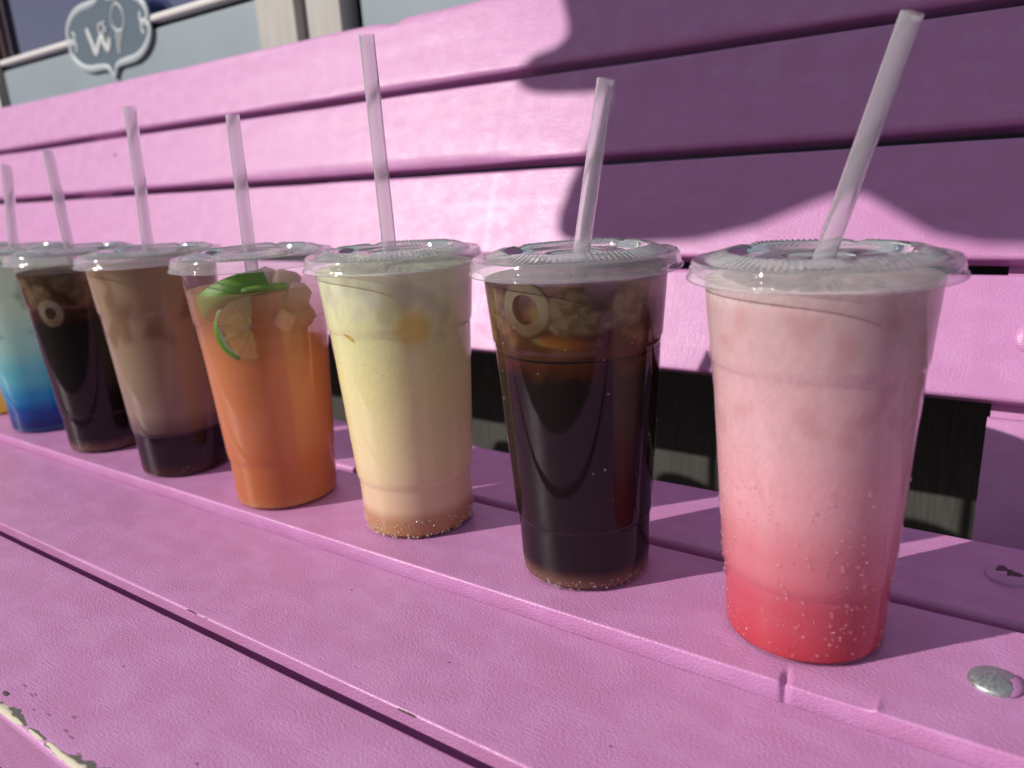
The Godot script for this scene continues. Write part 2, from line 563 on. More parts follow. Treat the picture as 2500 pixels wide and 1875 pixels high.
# body of liquid between two heights, just inside the wall
func drink_mesh(h0: float, h1: float, tint: Callable, bump := 0.0, inset := 0.00045, seg := 84, top_bump := 0.0006) -> ArrayMesh:
	var p := PackedVector2Array()
	p.append(Vector2(0.0, h0))
	var rb := wall_r(h0) - inset
	for k in range(1, 5):
		p.append(Vector2((rb - 0.0015) * k / 4.0, h0))
	p.append(Vector2(rb - 0.0004, h0 + 0.0003))
	var n := maxi(8, int((h1 - h0) / 0.0022))
	for k in n + 1:
		var h := lerpf(h0 + 0.0012, h1 - 0.0006, float(k) / n)
		p.append(Vector2(wall_r(h) - inset, h))
	var rt := wall_r(h1) - inset
	p.append(Vector2(rt - 0.0004, h1))
	p.append(Vector2(rt - 0.0016, h1 - 0.0004))
	for k in range(1, 7):
		p.append(Vector2((rt - 0.003) * (1.0 - k / 6.0), h1 - 0.0008))
	return lathe(p, seg, func(th: float, r: float, y: float) -> Vector2:
		var q := Vector2(r, y)
		if bump > 0.0:
			q.x -= bump * maxf(0.0, fine.get_noise_3d(cos(th) * 400.0, y * 9000.0, sin(th) * 400.0)) * smoothstep(h0, h0 + 0.01, y)
		if top_bump > 0.0 and y > h1 - 0.0011:
			q.y += top_bump * (1.0 - 0.9 * smoothstep(0.036, 0.043, r)) * fine.get_noise_3d(cos(th) * r * 9000.0, 3.0, sin(th) * r * 9000.0)
		return q, tint)

func blot(th: float, h: float, f: float, sd: float) -> float:
	return wob.get_noise_3d(cos(th) * 42.0 * f, h * 1000.0 * f, sin(th) * 42.0 * f + sd)

# rounded lump of ice, slightly irregular
func ice_mesh(size: Vector3, sd: float) -> ArrayMesh:
	var rows := []
	for j in 13:
		var phi := -PI / 2 + PI * j / 12.0
		var ring := PackedVector3Array()
		for i in 20:
			var th := TAU * i / 20.0
			var d := Vector3(cos(phi) * cos(th), sin(phi), cos(phi) * sin(th))
			var q := Vector3(signf(d.x) * pow(absf(d.x), 0.6), signf(d.y) * pow(absf(d.y), 0.6), signf(d.z) * pow(absf(d.z), 0.6))
			q *= 1.0 + 0.10 * wob.get_noise_3d(d.x * 60.0 + sd, d.y * 60.0, d.z * 60.0)
			ring.append(q * size * 0.5)
		rows.append(ring)
	return grid_arrays(rows, [])

func ice_ring_mesh(outer: float, inner: float, length: float) -> ArrayMesh:
	var p := PackedVector2Array()
	var c := (outer + inner) / 2
	var hw := (outer - inner) / 2
	for k in 25:
		var th := -PI / 2 - TAU * k / 24.0 + PI / 2
		var x := signf(cos(th)) * pow(absf(cos(th)), 0.7)
		var y := signf(sin(th)) * pow(absf(sin(th)), 0.7)
		p.append(Vector2(c - hw * x, length / 2 * y))
	return lathe(p, 40)

func bubbles(parent: Node, material: Material, list: Array) -> void:
	var s := SphereMesh.new()
	s.radius = 1.0
	s.height = 2.0
	s.radial_segments = 12
	s.rings = 6
	s.material = material
	var mm := MultiMesh.new()
	mm.transform_format = MultiMesh.TRANSFORM_3D
	mm.mesh = s
	mm.instance_count = list.size()
	for i in list.size():
		var b: Array = list[i]
		mm.set_instance_transform(i, Transform3D(Basis().scaled(Vector3.ONE * b[1]), b[0]))
	var o := MultiMeshInstance3D.new()
	o.multimesh = mm
	o.name = "bubbles"
	o.set_meta("kind", "stuff")
	parent.add_child(o, true)

func wall_bubbles(n: int, h0: float, h1: float, r0: float, r1: float, bias := 1.0, inset := 0.0005) -> Array:
	var out := []
	for k in n:
		var th := rng.randf() * TAU
		var h := lerpf(h0, h1, pow(rng.randf(), bias))
		var s := lerpf(r0, r1, pow(rng.randf(), 2.0))
		var r := wall_r(h) - inset + 0.0001
		out.append([Vector3(r * cos(th), h, r * sin(th)), s])
	return out

func straw(at: Vector3, top: Vector3, label: String, m: Material) -> void:
	var d := (top - at).normalized()
	var low := at - d * 0.10
	var o := MeshInstance3D.new()
	var len := (top - low).length()
	var p := PackedVector2Array()
	for q in [[0.0036, 0.0], [0.0041, 0.0], [0.0041, 0.0], [0.0041, len * 0.5], [0.0041, len], [0.0041, len], [0.0036, len], [0.0036, len], [0.0036, len * 0.5], [0.0036, 0.0]]:
		p.append(Vector2(q[0], q[1]))
	o.mesh = lathe(p, 40)
	o.material_override = m
	o.name = numbered("straw")
	o.basis = Basis(Quaternion(Vector3.UP, d))
	o.position = low
	add_child(o, true)
	tag(o, label, "straw", "clear straws standing in the lidded drinks")

# ------------------------------------------------------------------ fruit
func citrus_textures(rind: Color, pith: Color, flesh: Color) -> StandardMaterial3D:
	# vertex colours carry rind, pith and flesh
	var m := vcol(0.32)
	m.subsurf_scatter_enabled = true
	m.subsurf_scatter_strength = 0.15
	return m

# a half slice (or wedge): disc sector of radius r, thickness t, rind on its rim; local z = axis
func slice_parts(o: Node3D, r: float, t: float, a0: float, a1: float, rindc: Color, pithc: Color, fleshc: Color, segs: int) -> void:
	var rind := mat(rindc, 0.34)
	rind.heightmap_enabled = true
	rind.heightmap_texture = ntex(noise(50, 0.12, 2), 256)
	rind.heightmap_scale = 0.02
	rind.uv1_triplanar = true
	rind.uv1_scale = Vector3(60, 60, 60)
	var rows := []
	for j in 29:
		var th := lerpf(a0, a1, j / 28.0)
		var d := Vector3(cos(th), sin(th), 0)
		var ring := PackedVector3Array()
		for q in [[0.885, -0.5], [0.885, -0.5], [1.0, -0.38], [1.015, 0.0], [1.0, 0.38], [0.885, 0.5], [0.885, 0.5]]:
			ring.append(d * (r * q[0]) + Vector3(0, 0, t * q[1]))
		rows.append(ring)
	part("rind", grid_arrays(rows, [], false), rind, o)
	var fm := vcol(0.22)
	fm.subsurf_scatter_enabled = true
	fm.subsurf_scatter_strength = 0.25
	rows = []
	var cols := []
	for j in 61:
		var th := lerpf(a0, a1, j / 60.0)
		var d := Vector3(cos(th), sin(th), 0)
		var ring := PackedVector3Array()
		var cr := PackedColorArray()
		var seg := fposmod((th - a0) / (a1 - a0) * segs, 1.0)
		var mem := smoothstep(0.09, 0.0, minf(seg, 1.0 - seg))
		for q in [[0.0, 0.42], [0.10, 0.44], [0.16, 0.40], [0.45, 0.44], [0.70, 0.44], [0.79, 0.41], [0.82, 0.47], [0.89, 0.48]]:
			var lump := 0.05 * fine.get_noise_2d(th * 300.0, q[0] * 700.0)
			ring.append(d * (r * q[0]) + Vector3(0, 0, t * (q[1] - 0.06 * (1.0 - mem) + lump)))
			var c := mixc(fleshc, pithc, maxf(mem * 0.8, maxf(smoothstep(0.76, 0.81, q[0]), smoothstep(0.14, 0.06, q[0]))))
			cr.append(mixc(c, pithc, 0.25 + 0.3 * fine.get_noise_2d(th * 500.0, q[0] * 300.0)))
		rows.append(ring)
		cols.append(cr)
	part("flesh", grid_arrays(rows, cols, false), fm, o)
	var back := part("flesh", grid_arrays(rows, cols, false), fm, o)
	back.scale = Vector3(1, 1, -1)

func fruit(called: String, at: Vector3, axis: Vector3, facing: Vector3, r: float, t: float, a0: float, a1: float, colors: Array, segs: int, label: String, category: String) -> Node3D:
	var o := thing(called, at)
	var z := axis.normalized()
	var x := (facing - z * facing.dot(z)).normalized()
	o.basis = Basis(x, z.cross(x), z)
	slice_parts(o, r, t, deg_to_rad(a0), deg_to_rad(a1), colors[0], colors[1], colors[2], segs)
	tag(o, label, category)
	return o

# a lump of ice or fruit pressed against the inside of the wall, soft at its edge
func wall_lump(parent: Node3D, called: String, th0: float, h0: float, hu: float, hv: float, hole: float, tilt: float, soft: float, tint: Callable, m: Material, sd: float) -> void:
	var rows := []
	var cols := []
	var steps := []
	for k in 9:
		steps.append([lerpf(hole, 1.0, k / 8.0), false])
	for k in 5:
		steps.append([lerpf(1.0, hole, k / 4.0), true])
	for st in steps:
		var ring := PackedVector3Array()
		var cr := PackedColorArray()
		for i in 64:
			var a := TAU * i / 64.0
			var wobble := 1.0 + (0.05 if hole > 0.0 else 0.25) * wob.get_noise_3d(cos(a) * 14.0 + sd, sin(a) * 14.0, sd)
			var rho: float = st[0]
			var p := Vector2(hu * cos(a), hv * sin(a)) * rho * wobble
			p = p.rotated(tilt)
			var h := h0 + p.y
			var mid := (1.0 + hole) * 0.5
			var dep := 0.00022 if not st[1] else 0.00022 + 0.006 * sqrt(maxf(0.0, 1.0 - pow((rho - mid) / (1.0 - mid), 2.0)))
			var rr := wall_r(h) - dep
			var th := th0 - p.x / 0.042
			ring.append(Vector3(rr * cos(th), h, rr * sin(th)))
			var c: Color = tint.call(p, rho)
			c.a *= 1.0 - smoothstep(1.0 - soft, 1.0, rho)
			if hole > 0.0:
				c.a *= smoothstep(hole, hole + soft * 0.5, rho)
			cr.append(c)
		rows.append(ring)
		cols.append(cr)
	part(called, grid_arrays(rows, cols), m, parent)

# ------------------------------------------------------------------ front of the shop behind
func ribbon(points: Array, width: float, depth: float, z: float, taper := 0.0) -> ArrayMesh:
	# smooth path in the wall plane swept with a rounded flat section
	var cv := Curve3D.new()
	for i in points.size():
		var p: Vector2 = points[i]
		var a: Vector2 = points[maxi(i - 1, 0)]
		var b: Vector2 = points[mini(i + 1, points.size() - 1)]
		var tn := (b - a) * 0.18
		cv.add_point(Vector3(p.x, p.y, z), -Vector3(tn.x, tn.y, 0), Vector3(tn.x, tn.y, 0))
	cv.bake_interval = 0.003
	var path := cv.get_baked_points()
	return tube(path, func(g): return width * 0.5 * (1.0 - taper * pow(absf(2.0 * g - 1.0), 3.0)), 12, depth / (width * 0.5), Vector3(0, 0, 1))

func build_front() -> void:
	var wz := -0.735
	var shop := thing("shop_front", Vector3(0, 0.1096, 0))   # heights below are above this line
	tag(shop, "pale grey shop front with a window and crest above the pink bench", "shop front")
	var panel := mat(Color(0.29, 0.37, 0.42), 0.5)
	panel.albedo_texture = ntex(noise(61, 0.01, 4), 256, ramp([[0.0, Color(0.93, 0.93, 0.94)], [1.0, Color(1, 1, 1)]]))
	panel.uv1_triplanar = true
	panel.uv1_scale = Vector3(1.5, 1.5, 1.5)
	var wood := mat(Color(0.072, 0.068, 0.062), 0.85)
	wood.albedo_texture = ntex(noise(66, 0.05, 3), 512, ramp([[0.2, Color(0.82, 0.82, 0.82)], [0.5, Color(0.94, 0.94, 0.94)], [0.8, Color(1, 1, 1)]]))
	wood.heightmap_enabled = true
	wood.heightmap_texture = ntex(noise(66, 0.05, 3), 512)
	wood.heightmap_scale = 0.03
	wood.uv1_triplanar = true
	wood.uv1_scale = Vector3(9.0, 0.5, 9.0)
	var white := mat(Color(0.70, 0.70, 0.68), 0.55)
	var cream := mat(Color(0.50, 0.49, 0.46), 0.6)
	cream.albedo_texture = ntex(noise(62, 0.03, 3), 256, ramp([[0.0, Color(0.92, 0.92, 0.92)], [1.0, Color(1, 1, 1)]]))
	cream.uv1_triplanar = true
	cream.uv1_scale = Vector3(6.0, 0.9, 6.0)
	var dark := mat(Color(0.010, 0.010, 0.012), 0.6)
	part("plinth", box(Vector3(6.0, 0.592, 0.09)), wood, shop, Vector3(-1.0, -0.2336, wz - 0.055))
	part("wall_panel", box(Vector3(0.781, 0.278, 0.022), 0.003), panel, shop, Vector3(-1.2794, 0.2015, wz - 0.011))
	part("wall_panel", box(Vector3(1.20, 0.75, 0.022), 0.003), panel, shop, Vector3(-0.117, 0.4375, wz - 0.013))
	part("window_rail", box(Vector3(0.781, 0.0098, 0.020), 0.002), white, shop, Vector3(-1.2794, 0.3540, wz - 0.006))
	part("rail_gap", box(Vector3(0.781, 0.0086, 0.008)), mat(Color(0.05, 0.055, 0.06), 0.7), shop, Vector3(-1.2794, 0.3448, wz - 0.016))
	part("window_jamb", box(Vector3(0.0193, 0.75, 0.022), 0.0015), dark, shop, Vector3(-1.6805, 0.4375, wz - 0.009))
	var mauve := mat(Color(0.10, 0.05, 0.06), 0.5)
	part("window_jamb", box(Vector3(0.0100, 0.45, 0.014), 0.0015), mauve, shop, Vector3(-1.6652, 0.5850, wz - 0.012))
	var glass := mat(Color(0.42, 0.43, 0.63), 0.02, 1.0)
	part("window_pane", box(Vector3(0.762, 0.45, 0.004)), glass, shop, Vector3(-1.2785, 0.5850, wz - 0.021))
	part("wall_panel", box(Vector3(0.735, 0.75, 0.026), 0.002), white, shop, Vector3(-2.0590, 0.4375, wz - 0.005))
	part("window_post", box(Vector3(0.0758, 0.75, 0.034), 0.003), cream, shop, Vector3(-0.8506, 0.4375, wz + 0.001))
	part("window_post", box(Vector3(0.0112, 0.75, 0.020), 0.0015), mat(Color(0.33, 0.35, 0.38), 0.35), shop, Vector3(-0.8056, 0.4375, wz - 0.006))
	part("window_post", box(Vector3(0.0064, 0.75, 0.014), 0.001), dark, shop, Vector3(-0.7962, 0.4375, wz - 0.014))
	part("window_post", box(Vector3(0.0610, 0.75, 0.034), 0.003), cream, shop, Vector3(-0.7617, 0.4375, wz + 0.001))
	part("window_post", box(Vector3(0.0138, 0.75, 0.010)), dark, shop, Vector3(-0.7240, 0.4375, wz - 0.016))
	# crest
	var crest := thing("crest_sign", Vector3(-1.2771, 0.4611, wz))
	tag(crest, "scrolled crest sign with letters and an ice cream cone on the shop window", "sign")
	var edge := mat(Color(0.43, 0.50, 0.53), 0.45)
	for sx in [-1.0, 1.0]:
		for sy in [-1.0, 1.0]:
			var pts := []
			for q in [[0.0, -0.068], [0.0055, -0.0588], [0.0165, -0.0496], [0.041, -0.0473], [0.069, -0.0459], [0.094, -0.039], [0.1125, -0.0266], [0.1204, -0.0138], [0.1185, -0.0037], [0.1103, 0.0009], [0.102, -0.0028], [0.101, -0.011], [0.1057, -0.0152]]:
				pts.append(Vector2(q[0] * sx, -q[1] * sy))
			part("scroll_border", ribbon(pts, 0.0125, 0.0026, 0.0045, 0.45), edge, crest)
	var plate := PackedVector2Array()
	for q in [[0.0, -0.055], [0.014, -0.044], [0.069, -0.0413], [0.092, -0.0345], [0.110, -0.0207], [0.115, 0.0]]:
		plate.append(Vector2(q[0], q[1]))
	var outline := PackedVector2Array(plate)
	for k in range(plate.size() - 2, -1, -1):
		outline.append(Vector2(plate[k].x, -plate[k].y))
	for k in range(1, plate.size()):
		outline.append(Vector2(-plate[k].x, -plate[k].y))
	for k in range(plate.size() - 2, 0, -1):
		outline.append(Vector2(-plate[k].x, plate[k].y))
	var csg := CSGPolygon3D.new()
	csg.polygon = outline
	csg.depth = 0.003
	csg.material = mat(Color(0.46, 0.55, 0.61), 0.12, 1.0)
	csg.name = "mirror_plate"
	csg.position = Vector3(0, 0, 0.0055)
	crest.add_child(csg, true)
	var ink := mat(Color(0.55, 0.60, 0.61), 0.5)
	var wpts := []
	for q in [[-0.122, 0.030], [-0.105, -0.012], [-0.086, -0.054], [-0.060, -0.030], [-0.034, -0.010], [-0.022, -0.034], [-0.006, -0.052], [0.010, -0.036], [0.012, -0.018]]:
		wpts.append(Vector2(q[0], q[1]) * 0.4594)
	part("letter_w", ribbon(wpts, 0.012, 0.0015, 0.0062, 0.2), ink, crest)
	var tm := TextMesh.new()
	tm.text = "CS"
	var sf := SystemFont.new()
	sf.font_names = PackedStringArray(["Droid Sans"])
	sf.font_weight = 700
	tm.font = sf
	tm.font_size = 32
	tm.pixel_size = 0.0007
	tm.depth = 0.002
	part("small_letters", tm, ink, crest, Vector3(-0.0085, 0.0085, 0.0065)).rotation.z = 0.05
	var cone := []
	for q in [[0.064, 0.000], [0.048, 0.022], [0.056, 0.055], [0.090, 0.080], [0.122, 0.055], [0.126, 0.020], [0.108, 0.000], [0.085, -0.004], [0.064, 0.000]]:
		cone.append(Vector2(q[0], q[1]) * 0.4594)
	part("scoop_outline", ribbon(cone, 0.0033, 0.001, 0.0058), ink, crest)
	var tip := []
	for q in [[0.066, -0.002], [0.062, -0.036], [0.060, -0.074], [0.080, -0.040], [0.106, -0.002]]:
		tip.append(Vector2(q[0], q[1]) * 0.4594)
	part("cone_outline", ribbon(tip, 0.0033, 0.001, 0.0058), ink, crest)
	for k in 4:
		part("cone_line", ribbon([Vector2(0.0294, -0.0046 - k * 0.0055), Vector2(0.0459 - k * 0.0037, -0.0028 - k * 0.0055)], 0.0023, 0.001, 0.0058), ink, crest)

# ------------------------------------------------------------------ the whole place
func _ready() -> void:
	rng.seed = 7
	wob.seed = 3
	wob.frequency = 0.05
	wob.fractal_octaves = 2
	fine.seed = 5
	fine.frequency = 0.02
	fine.fractal_octaves = 3
	# camera
	var cam := Camera3D.new()
	cam.name = "camera"
	var ca := CameraAttributesPhysical.new()
	ca.frustum_focal_length = 12.0 / tan(deg_to_rad(53.861 / 2.0))
	ca.frustum_focus_distance = 0.38
	ca.frustum_near = 0.01
	ca.frustum_far = 300.0
	ca.exposure_aperture = 7.0
	cam.attributes = ca
	cam.fov = 53.861
	cam.near = 0.01
	cam.far = 300.0
	cam.position = Vector3(0, 0.20276, 0)
	cam.basis = Basis(Vector3.UP, deg_to_rad(35.465)) * Basis(Vector3.RIGHT, deg_to_rad(-15.4825)) * Basis(Vector3(0, 0, 1), deg_to_rad(-3.581))
	cam.current = true
	add_child(cam)
	# sky, sun, exposure
	var env := Environment.new()
	env.background_mode = Environment.BG_SKY
	var sm := ProceduralSkyMaterial.new()
	sm.sky_top_color = Color(0.60, 0.625, 0.68)
	sm.sky_horizon_color = Color(0.80, 0.79, 0.78)
	sm.sky_curve = 0.14
	sm.ground_bottom_color = Color(0.15, 0.14, 0.13)
	sm.ground_horizon_color = Color(0.55, 0.58, 0.62)
	sm.sky_energy_multiplier = 1.0
	sm.sun_angle_max = 20.0
	var sky := Sky.new()
	sky.sky_material = sm
	env.sky = sky
	env.background_energy_multiplier = 0.82
	env.tonemap_mode = Environment.TONE_MAPPER_LINEAR
	env.tonemap_exposure = 0.88
	env.sdfgi_enabled = true
	env.ssao_enabled = true
	env.ssil_enabled = true
	var we := WorldEnvironment.new()
	we.name = "world_environment"
	we.environment = env
	add_child(we)
	var sun := DirectionalLight3D.new()
	sun.name = "sun"
	var az := deg_to_rad(-41.0)
	var el := deg_to_rad(30.0)
	var to_sun := Vector3(sin(az) * cos(el), sin(el), cos(az) * cos(el))
	sun.basis = Basis.looking_at(-to_sun, Vector3.UP)
	sun.light_energy = 1.46
	sun.light_color = Color(1.0, 0.968, 0.93)
	sun.light_angular_distance = 0.53
	sun.shadow_enabled = true
	add_child(sun)

	pink = make_pink()
	# ground
	var gm := mat(Color(0.045, 0.043, 0.040), 0.9)
	gm.albedo_texture = ntex(noise(71, 0.05, 4), 512, ramp([[0.0, Color(0.72, 0.72, 0.72)], [0.5, Color(0.9, 0.9, 0.9)], [1.0, Color(1, 1, 1)]]))
	gm.uv1_triplanar = true
	gm.uv1_scale = Vector3(6.0, 1.0, 0.6)
	var pm := PlaneMesh.new()
	pm.size = Vector2(240, 240)
	var ground := part("ground", pm, gm, self, Vector3(0, -0.42, 0))
	ground.set_meta("kind", "structure")
	build_front()
	build_bench()
	build_cups()
	build_shade_caster(to_sun)

func build_shade_caster(to_sun: Vector3) -> void:
	# unseen panel in place of the person behind the camera; shades the bench back
	var up := Vector3(0, cos(LEAN), -sin(LEAN))
	var outline := PackedVector2Array()  # outline drawn to the shape of the shadow wanted on the back boards
	for q in [[-0.385, 0.47], [-0.391, 0.335], [-0.381, 0.312], [-0.378, 0.297], [-0.388, 0.289], [-0.412, 0.284], [-0.427, 0.273], [-0.429, 0.262], [-0.420, 0.252], [-0.405, 0.246], [-0.376, 0.242], [-0.348, 0.240], [-0.334, 0.241], [-0.324, 0.236], [-0.327, 0.220], [-0.336, 0.193], [-0.350, 0.156], [-0.356, 0.125], [-0.354, 0.110], [-0.345, 0.104], [-0.29, 0.101], [-0.228, 0.104], [-0.181, 0.115], [-0.152, 0.128], [-0.130, 0.137], [-0.118, 0.1385], [-0.106, 0.137], [-0.083, 0.122], [-0.059, 0.107], [-0.032, 0.101], [0.0, 0.1], [0.36, 0.1], [0.36, 0.47]]:
		outline.append(Vector2(q[0], q[1]))
	var o := thing("unseen_shade_caster", Vector3(0, Y0, Z0) + to_sun * 1.3)
	tag(o, "unseen panel behind the camera shading the bench back, in place of a person", "shade_caster")
	var caster_m := mat(Color(0.16, 0.13, 0.14), 0.9)
	var csg := CSGPolygon3D.new()
	csg.polygon = outline
	csg.depth = 0.006
	csg.material = caster_m
	csg.name = "shadow_outline"
	csg.basis = Basis(Vector3.RIGHT, up, Vector3(0, sin(LEAN), cos(LEAN)))
	o.add_child(csg, true)
	var bar := CylinderMesh.new()  # bar and upright are added only to hold the unseen panel
	bar.top_radius = 0.012
	bar.bottom_radius = 0.012
	bar.height = 1.20
	var metal := mat(Color(0.1, 0.1, 0.1), 0.4, 0.8)
	var b := part("caster_crossbar", bar, metal, o, up * 0.478 + Vector3(0.19, 0, 0))
	b.rotation.z = PI / 2
	var caster_pole := CylinderMesh.new()
	caster_pole.top_radius = 0.016
	caster_pole.bottom_radius = 0.016
	caster_pole.height = up.y * 0.478 + Y0 + to_sun.y * 1.3 + 0.42
	part("caster_pole", caster_pole, metal, o, Vector3(0.78, up.y * 0.478 - caster_pole.height / 2, -up.y * 0.0 + up.z * 0.478))

func build_cups() -> void:
	var shell := cup_shell_mesh()
	var lid := lid_mesh(false)
	var shell_m := clear(Color(0.85, 0.85, 0.87), 0.008, 0.05)
	shell_m.metallic_specular = 0.42
	var lid_m := mat(Color(0.97, 0.97, 0.98), 0.035)
	lid_m.refraction_enabled = true
	lid_m.refraction_scale = 0.053
	lid_m.albedo_color.a = 0.09
	var proto := thing("drink_cup")
	part("cup_shell", shell, shell_m, proto)
	var lid_o := part("lid", lid, lid_m, proto)
	var skirt_m := clear(Color(0.90, 0.89, 0.91), 0.10, 0.06)
	part("lid_skirt", lid_mesh(true), skirt_m, lid_o)
	var bead := PackedVector2Array()
	for k in 9:
		var a := -TAU * k / 8.0
		bead.append(Vector2(0.05140 + 0.00020 * cos(a), 0.15700 + 0.00020 * sin(-a)))
	part("rim_bead", lathe(bead, 96), lid_m, lid_o)
	var dots := []
	for k in 80:
		var th := TAU * (k + 0.3 * rng.randf()) / 80.0
		var rr := 0.0501 if k % 2 else 0.0503
		dots.append([Vector3(rr * cos(th), 0.1600 + 0.0012 * rng.randf(), rr * sin(th)), 0.00028 + 0.00022 * rng.randf()])
	for k in 90:
		var th := TAU * rng.randf()
		dots.append([Vector3(0.0363 * cos(th), 0.16735, 0.0363 * sin(th)), 0.0002 + 0.0002 * rng.randf()])
	for k in 30:
		var th := TAU * rng.randf()
		var rr := 0.026 + 0.022 * rng.randf()
		dots.append([Vector3(rr * cos(th), 0.1643 if rr > 0.044 else 0.1628 if rr < 0.034 else 0.1660, rr * sin(th)), 0.0002 + 0.0003 * rng.randf()])
	var dot_m := clear(Color(1, 1, 1), 0.03, 0.07)
	bubbles(lid_o, dot_m, dots)
	lid_o.get_child(2).name = "embossing"
	var at := [Vector3(-0.0719, 0, -0.3151), Vector3(-0.1854, 0, -0.3186), Vector3(-0.3042, 0, -0.3190), Vector3(-0.4139, 0, -0.3059), Vector3(-0.5351, 0, -0.3080), Vector3(-0.6503, 0, -0.3094), Vector3(-0.7639, 0, -0.3117), Vector3(-0.8780, 0, -0.3125)]
	var labels := ["lidded cup of fizzy drink fading from milky pink to red, nearest the bolts",
		"lidded cup of cola with a hollow ice ring, next to the pink drink",
		"lidded cup of creamy pale yellow drink with lemon, beside the cola",
		"lidded cup of orange drink with lime wedges under its lid",
		"lidded cup of milky brown drink with a dark layer at its base",
		"lidded cup of cola between the milky brown and the blue drink",
		"lidded cup of drink fading from pale green to deep blue",
		"lidded cup of yellow drink at the left edge behind the blue one"]
	var turns := [0.3, 1.9, 4.0, 2.6, 0.9, 3.3, 5.1, 1.2]
	var cups := []
	for k in 8:
		var c: Node3D = proto
		if k > 0:
			c = proto.duplicate()
			c.name = numbered("drink_cup")
			add_child(c, true)
		cups.append(c)
	for k in 8:
		cups[k].position = at[k] + Vector3(0, 0.0004, 0)
		tag(cups[k], labels[k], "drink cup", "iced drinks in a row on the bench")
		for ch in cups[k].get_children():
			ch.rotation.y = turns[k]

	# --- pink
	var milky := vcol(0.2)
	milky.subsurf_scatter_enabled = true
	milky.subsurf_scatter_strength = 0.15
	milky.backlight_enabled = true
	milky.backlight = Color(0.62, 0.62, 0.62)
	milky.metallic_specular = 0.15
	var pinkish := func(th: float, _r: float, h: float) -> Color:
		var c := stops(h, [[0.0, Color(0.58, 0.05, 0.075)], [0.022, Color(0.61, 0.095, 0.135)], [0.045, Color(0.72, 0.24, 0.29)], [0.072, Color(0.82, 0.42, 0.47)], [0.105, Color(0.78, 0.48, 0.52)], [0.150, Color(0.68, 0.47, 0.49)]])
		var n := blot(th, h, 0.9, 11.0)
		c *= 1.0 + 0.10 * blot(th, h, 16.0, 5.0) * smoothstep(0.03, 0.08, h)
		if h > 0.080:
			c = mixc(c, Color(0.60, 0.28, 0.29), smoothstep(0.05, 0.55, n) * 0.42 * smoothstep(0.085, 0.1, h))
		c = mixc(c, Color(0.85, 0.74, 0.74), smoothstep(0.146, 0.154, h) * (0.55 + 0.5 * blot(th, h, 8.0, 4.0)))
		return c
	part("drink", drink_mesh(0.0016, 0.1568, pinkish, 0.0, 0.00045, 200, 0.004), milky, cups[0])
	var bub := clear(Color(0.95, 0.48, 0.50), 0.12, 0.10)
	bubbles(cups[0], bub, wall_bubbles(800, 0.004, 0.080, 0.00035, 0.00095, 1.2) + wall_bubbles(1400, 0.03, 0.125, 0.00018, 0.00036, 1.0))

	# --- colas
	var dark := vcol(0.06)
	dark.metallic_specular = 0.0
	var amber := vcol(0.27, true)
	amber.metallic_specular = 0.1
	for k in [1, 5]:
		var sd: float = k * 31.0
		var coke := func(th: float, _r: float, h: float) -> Color:
			var c := Color(0.006, 0.0016, 0.003)
			c = mixc(Color(0.16, 0.075, 0.05), c, smoothstep(0.002, 0.012, h))
			c = mixc(c, Color(0.05, 0.012, 0.004), smoothstep(0.108, 0.120, h + 0.006 * blot(th, h, 2.0, sd)))
			return c
		part("drink", drink_mesh(0.0016, 0.119, coke, 0.0), dark, cups[k])
		var icy := func(th: float, _r: float, h: float) -> Color:
			var c := mixc(Color(0.055, 0.016, 0.006), Color(0.17, 0.095, 0.035), smoothstep(-0.1, 0.35, blot(th, h, 1.0, sd)) * smoothstep(0.119, 0.130, h))
			c.a = clampf(0.97 - smoothstep(0.124, 0.150, h) * 0.22, 0.0, 1.0)
			return c
		part("icy_drink", drink_mesh(0.1195, 0.1545 if k == 1 else 0.1500, icy, 0.0), amber, cups[k])
	var soft_ice := vcol(0.27, true)
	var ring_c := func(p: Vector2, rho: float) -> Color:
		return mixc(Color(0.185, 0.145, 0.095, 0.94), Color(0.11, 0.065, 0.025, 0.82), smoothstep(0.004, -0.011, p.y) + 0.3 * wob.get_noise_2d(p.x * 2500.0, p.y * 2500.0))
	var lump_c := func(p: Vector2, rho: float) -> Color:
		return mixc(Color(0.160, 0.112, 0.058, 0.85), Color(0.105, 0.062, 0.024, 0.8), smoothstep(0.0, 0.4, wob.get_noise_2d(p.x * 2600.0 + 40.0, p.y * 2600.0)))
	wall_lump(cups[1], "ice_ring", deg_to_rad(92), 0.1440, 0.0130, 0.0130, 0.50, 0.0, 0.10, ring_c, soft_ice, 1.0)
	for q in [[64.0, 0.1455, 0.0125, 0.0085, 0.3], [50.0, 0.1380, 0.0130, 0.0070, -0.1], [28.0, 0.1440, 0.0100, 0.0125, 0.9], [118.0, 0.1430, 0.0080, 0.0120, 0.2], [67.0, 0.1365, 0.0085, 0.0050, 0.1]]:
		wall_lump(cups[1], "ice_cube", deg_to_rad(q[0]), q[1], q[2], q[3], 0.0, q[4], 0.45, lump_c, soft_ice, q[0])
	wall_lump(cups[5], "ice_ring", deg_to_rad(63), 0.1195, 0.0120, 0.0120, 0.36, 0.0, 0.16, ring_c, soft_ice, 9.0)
	for q in [[92.0, 0.1420, 0.0100, 0.0060, 0.2], [66.0, 0.1365, 0.0090, 0.0070, -0.2], [42.0, 0.1420, 0.0100, 0.0075, 0.4], [30.0, 0.1330, 0.0080, 0.0060, 0.0], [80.0, 0.1310, 0.0070, 0.0050, 0.3]]:
		wall_lump(cups[5], "ice_cube", deg_to_rad(q[0]), q[1], q[2], q[3], 0.0, q[4], 0.5, lump_c, soft_ice, q[0] + 3.0)
